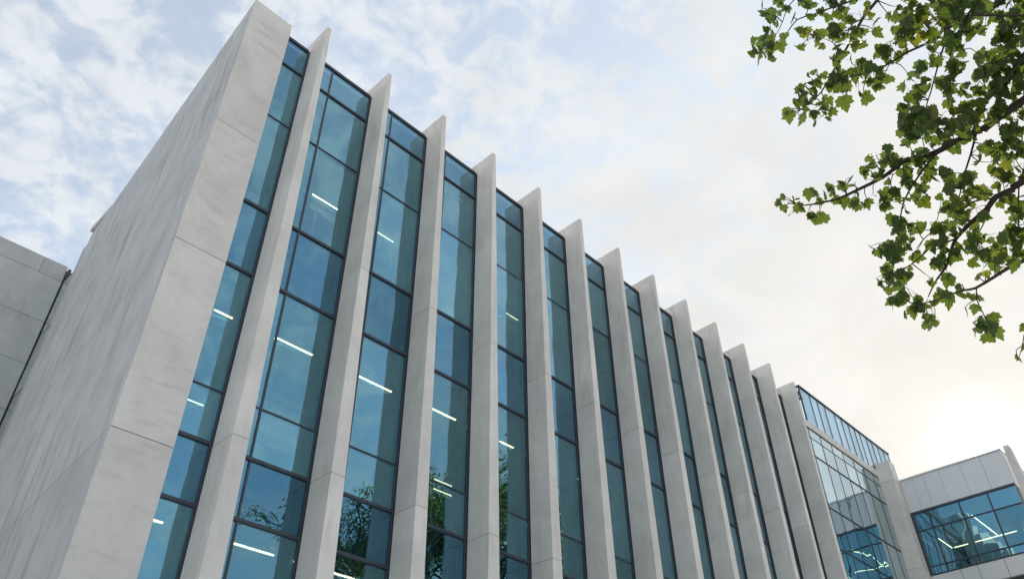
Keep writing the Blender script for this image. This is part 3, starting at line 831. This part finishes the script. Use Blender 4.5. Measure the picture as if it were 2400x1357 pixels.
(4.8,0.29,7.88,0.105,5),(4.35,0.13,7.8,0.101,5),(4.73,0.45,7.82,0.104,5),(4.4,-0.47,6.76,0.091,5),(4.97,-0.55,7.24,0.1,5),(4.37,-0.47,6.8,0.091,5),
(4.08,-0.37,6.63,0.086,5),(4.92,0.03,7.59,0.103,5),(4.26,0.15,7.69,0.099,5),(4.14,-0.5,6.69,0.088,5),(4.51,0.07,7.7,0.101,5),(4.16,-0.36,6.66,0.087,5),
(4.32,-0.36,6.77,0.09,5),(4.67,-0.28,7.49,0.1,5),(4.32,0.08,7.74,0.1,5),(5.01,-0.44,7.12,0.099,5),(4.36,-0.6,6.91,0.092,5),(4.27,-0.13,6.57,0.087,5),
(4.86,-0.39,7.05,0.097,5),(4.46,-0.54,6.85,0.092,5),(4.6,0.51,7.85,0.103,5),(4.61,-0.23,7.36,0.098,5),(4.61,-0.42,7.46,0.099,5),(4.94,0.38,7.93,0.107,5),
(5.02,-0.4,7.13,0.1,5),]


TRUNK = Vector((6.6, -2.9, 0))
MT = empty('maple_tree', TRUNK, 'maple with drooping green lobed leaves overhanging at the upper right', 'tree')
bm = bmesh.new()
tube_mesh(bm, [TRUNK + Vector(p) for p in ((0, 0, -.1), (.02, 0, 1.2), (.05, .06, 2.6), (.0, .1, 4.2), (-.1, .2, 6.0), (-.05, .25, 8.0), (.1, .3, 10.2))], .23, .07, 14)
done(bm, 'trunk', 'bark', MT)
mr = random.Random(5)
allpts = []
for i, (pts, r0, r1) in enumerate(LIMBS):
    P = [Vector(p) for p in pts]
    bm = bmesh.new()
    if r0 > .0145:                         # main limbs start at the trunk
        s = P[0]
        h = min(max(s.z - 1.4, 3.2), 9.0)
        a = TRUNK + Vector((-.05, .15, h))
        P = [a, a.lerp(s, .35) + Vector((0, 0, .22)), a.lerp(s, .7) + Vector((0, 0, .16))] + P
    P = [P[0]] + [p + Vector((mr.gauss(0, .006), mr.gauss(0, .006), mr.gauss(0, .006))) for p in P[1:-1]] + [P[-1]]
    tube_mesh(bm, P, r0 * .72, r1 * .8, 8 if r0 > .02 else 6)
    done(bm, 'branch', 'bark', MT)
    for a, c in zip(P[:-1], P[1:]):
        n = max(1, int((c - a).length / .06))
        for j in range(n):
            allpts.append(a.lerp(c, j / n))

leaves = []                                # (matrix, mesh index, priority)
tw = bmesh.new()
SUNV = Vector(SUN)
for (x, y, z, r, n) in CLUSTERS:
    c = Vector((x, y, z))
    nb = min(allpts, key=lambda p: (p - c).length_squared)
    if (nb - c).length > .03:
        midp = nb.lerp(c, .55) + Vector((mr.gauss(0, .02), mr.gauss(0, .02), .03))
        hub = c + Vector((0, 0, min(.04, r * .5)))
        tube_mesh(tw, [nb, midp, hub], .0045, .002, 4)
    else:
        hub = c
    for i in range(n if n < 3 else int(n * 1.2 + .5)):
        for _ in range(20):
            v = Vector((mr.uniform(-1, 1), mr.uniform(-1, 1), mr.uniform(-1, 1)))
            if v.length < 1:
                break
        p = c + v * r * (1.15 if n > 1 else .15)
        size = mr.uniform(.065, .12) if n > 1 else min(.125, max(.06, r * 2.2)) * mr.uniform(.9, 1.1)
        tip = Vector((mr.gauss(0, .55), mr.gauss(0, .55), -.85 + mr.gauss(0, .35))).normalized()
        nrm = (SUNV * .9 + Vector((0, 0, .45)) + Vector((mr.gauss(0, .55), mr.gauss(0, .55), mr.gauss(0, .45)))).normalized()
        xa = tip.cross(nrm)
        if xa.length < .15:
            continue
        xa.normalize()
        na = xa.cross(tip)
        base = p - tip * size * .45
        tube_mesh(tw, [hub, hub.lerp(base, .6) + Vector((0, 0, .012)), base], .0016, .0011, 3)
        sx = size * mr.uniform(.82, 1.08)
        mt = Matrix((xa * sx, tip * size, na * size)).transposed().to_4x4()
        mt.translation = base
        leaves.append((mt, mr.randrange(4), n + mr.random()))
done(tw, 'twigs', 'bark', MT)['kind'] = 'stuff'
leaves.sort(key=lambda l: l[2])
inv = Matrix.Translation(-TRUNK)
for mt, k, _ in leaves[:300]:
    o = bpy.data.objects.new('leaf', LEAFM[k])
    COL.objects.link(o)
    o.parent = MT
    o.matrix_local = inv @ mt
vs, fs = [], []
for mt, k, _ in leaves[300:]:
    n = len(vs)
    vs += [tuple(mt @ Vector(v)) for v in LEAFV[k][0]]
    fs += [tuple(i + n for i in f) for f in LEAFV[k][1]]
me = bpy.data.meshes.new('foliage')
me.from_pydata(vs, [], fs)
o = link('foliage', me, MT, 'leaf')
o.location = -TRUNK
o['kind'] = 'stuff'


# street trees across the plaza, seen as reflections in the glass
def street_tree(name, base, height, spread, seed, nleaf, label):
    g = random.Random(seed)
    root = empty(name, base, label, 'tree', 'trees mirrored in the glass')
    b0 = Vector(base)
    bm = bmesh.new()
    tube_mesh(bm, [b0 + Vector((0, 0, -.1)), b0 + Vector((g.uniform(-.1, .1), .05, height * .2)), b0 + Vector((g.uniform(-.2, .2), g.uniform(-.2, .2), height * .42))], height * .019, height * .012, 12)
    done(bm, 'trunk', 'bark', root)
    bm = bmesh.new()
    tips = []
    top = b0 + Vector((0, 0, height * .42))

    def grow(p, d_, ln, r, lev):
        pts = [p]
        for i in range(3):
            d_ = (d_ + Vector((g.gauss(0, .16), g.gauss(0, .16), g.gauss(.05, .12)))).normalized()
            p = p + d_ * ln / 3
            pts.append(p)
            if lev >= 2:
                tips.append((p, lev))
        tube_mesh(bm, pts, r, r * .6, 6 if lev < 2 else 4)
        if lev < 4:
            for i in range(3 if lev else 4):
                a = g.uniform(0, 6.283)
                s = Vector((math.cos(a), math.sin(a), 0))
                nd = (d_ * .75 + s * g.uniform(.45, .95) + Vector((0, 0, .12))).normalized()
                grow(pts[-1] if i else pts[2], nd, ln * g.uniform(.62, .8), r * .58, lev + 1)
    for i in range(5):
        a = i * 1.2566 + g.uniform(-.3, .3)
        tilt = 0.25 if i == 0 else g.uniform(.5, .95) * spread
        grow(top - Vector((0, 0, g.uniform(0, height * .12))), Vector((math.cos(a) * tilt, math.sin(a) * tilt, 1)).normalized(), height * .20, height * .008, 0)
    done(bm, 'limbs', 'bark', root)
    vs, fs = [], []
    for i in range(nleaf):
        p, lev = tips[g.randrange(len(tips))]
        p = p + Vector((g.gauss(0, .2), g.gauss(0, .2), g.gauss(0, .18)))
        u = Vector((g.gauss(0, 1), g.gauss(0, 1), g.gauss(0, 1))).normalized()
        v = u.orthogonal().normalized()
        w_ = u.cross(v)
        s = g.uniform(.04, .075)
        n = len(vs)
        vs += [tuple(p - v * s), tuple(p + w_ * s * .7), tuple(p + v * s * 1.2), tuple(p - w_ * s * .7)]
        fs.append((n, n + 1, n + 2, n + 3))
    me = bpy.data.meshes.new('crown')
    me.from_pydata(vs, [], fs)
    o = link('crown', me, root, 'leaf_far')
    o.location = -b0
    return root


street_tree('street_tree', (22.8, -6.8, 0), 21.0, .75, 3, 48000, 'tall tree mirrored in the lower third and fourth window bays')
street_tree('street_tree', (28.6, -6.4, 0), 17.5, .8, 8, 26000, 'lower tree mirrored in the bottom of the fifth to seventh bays')
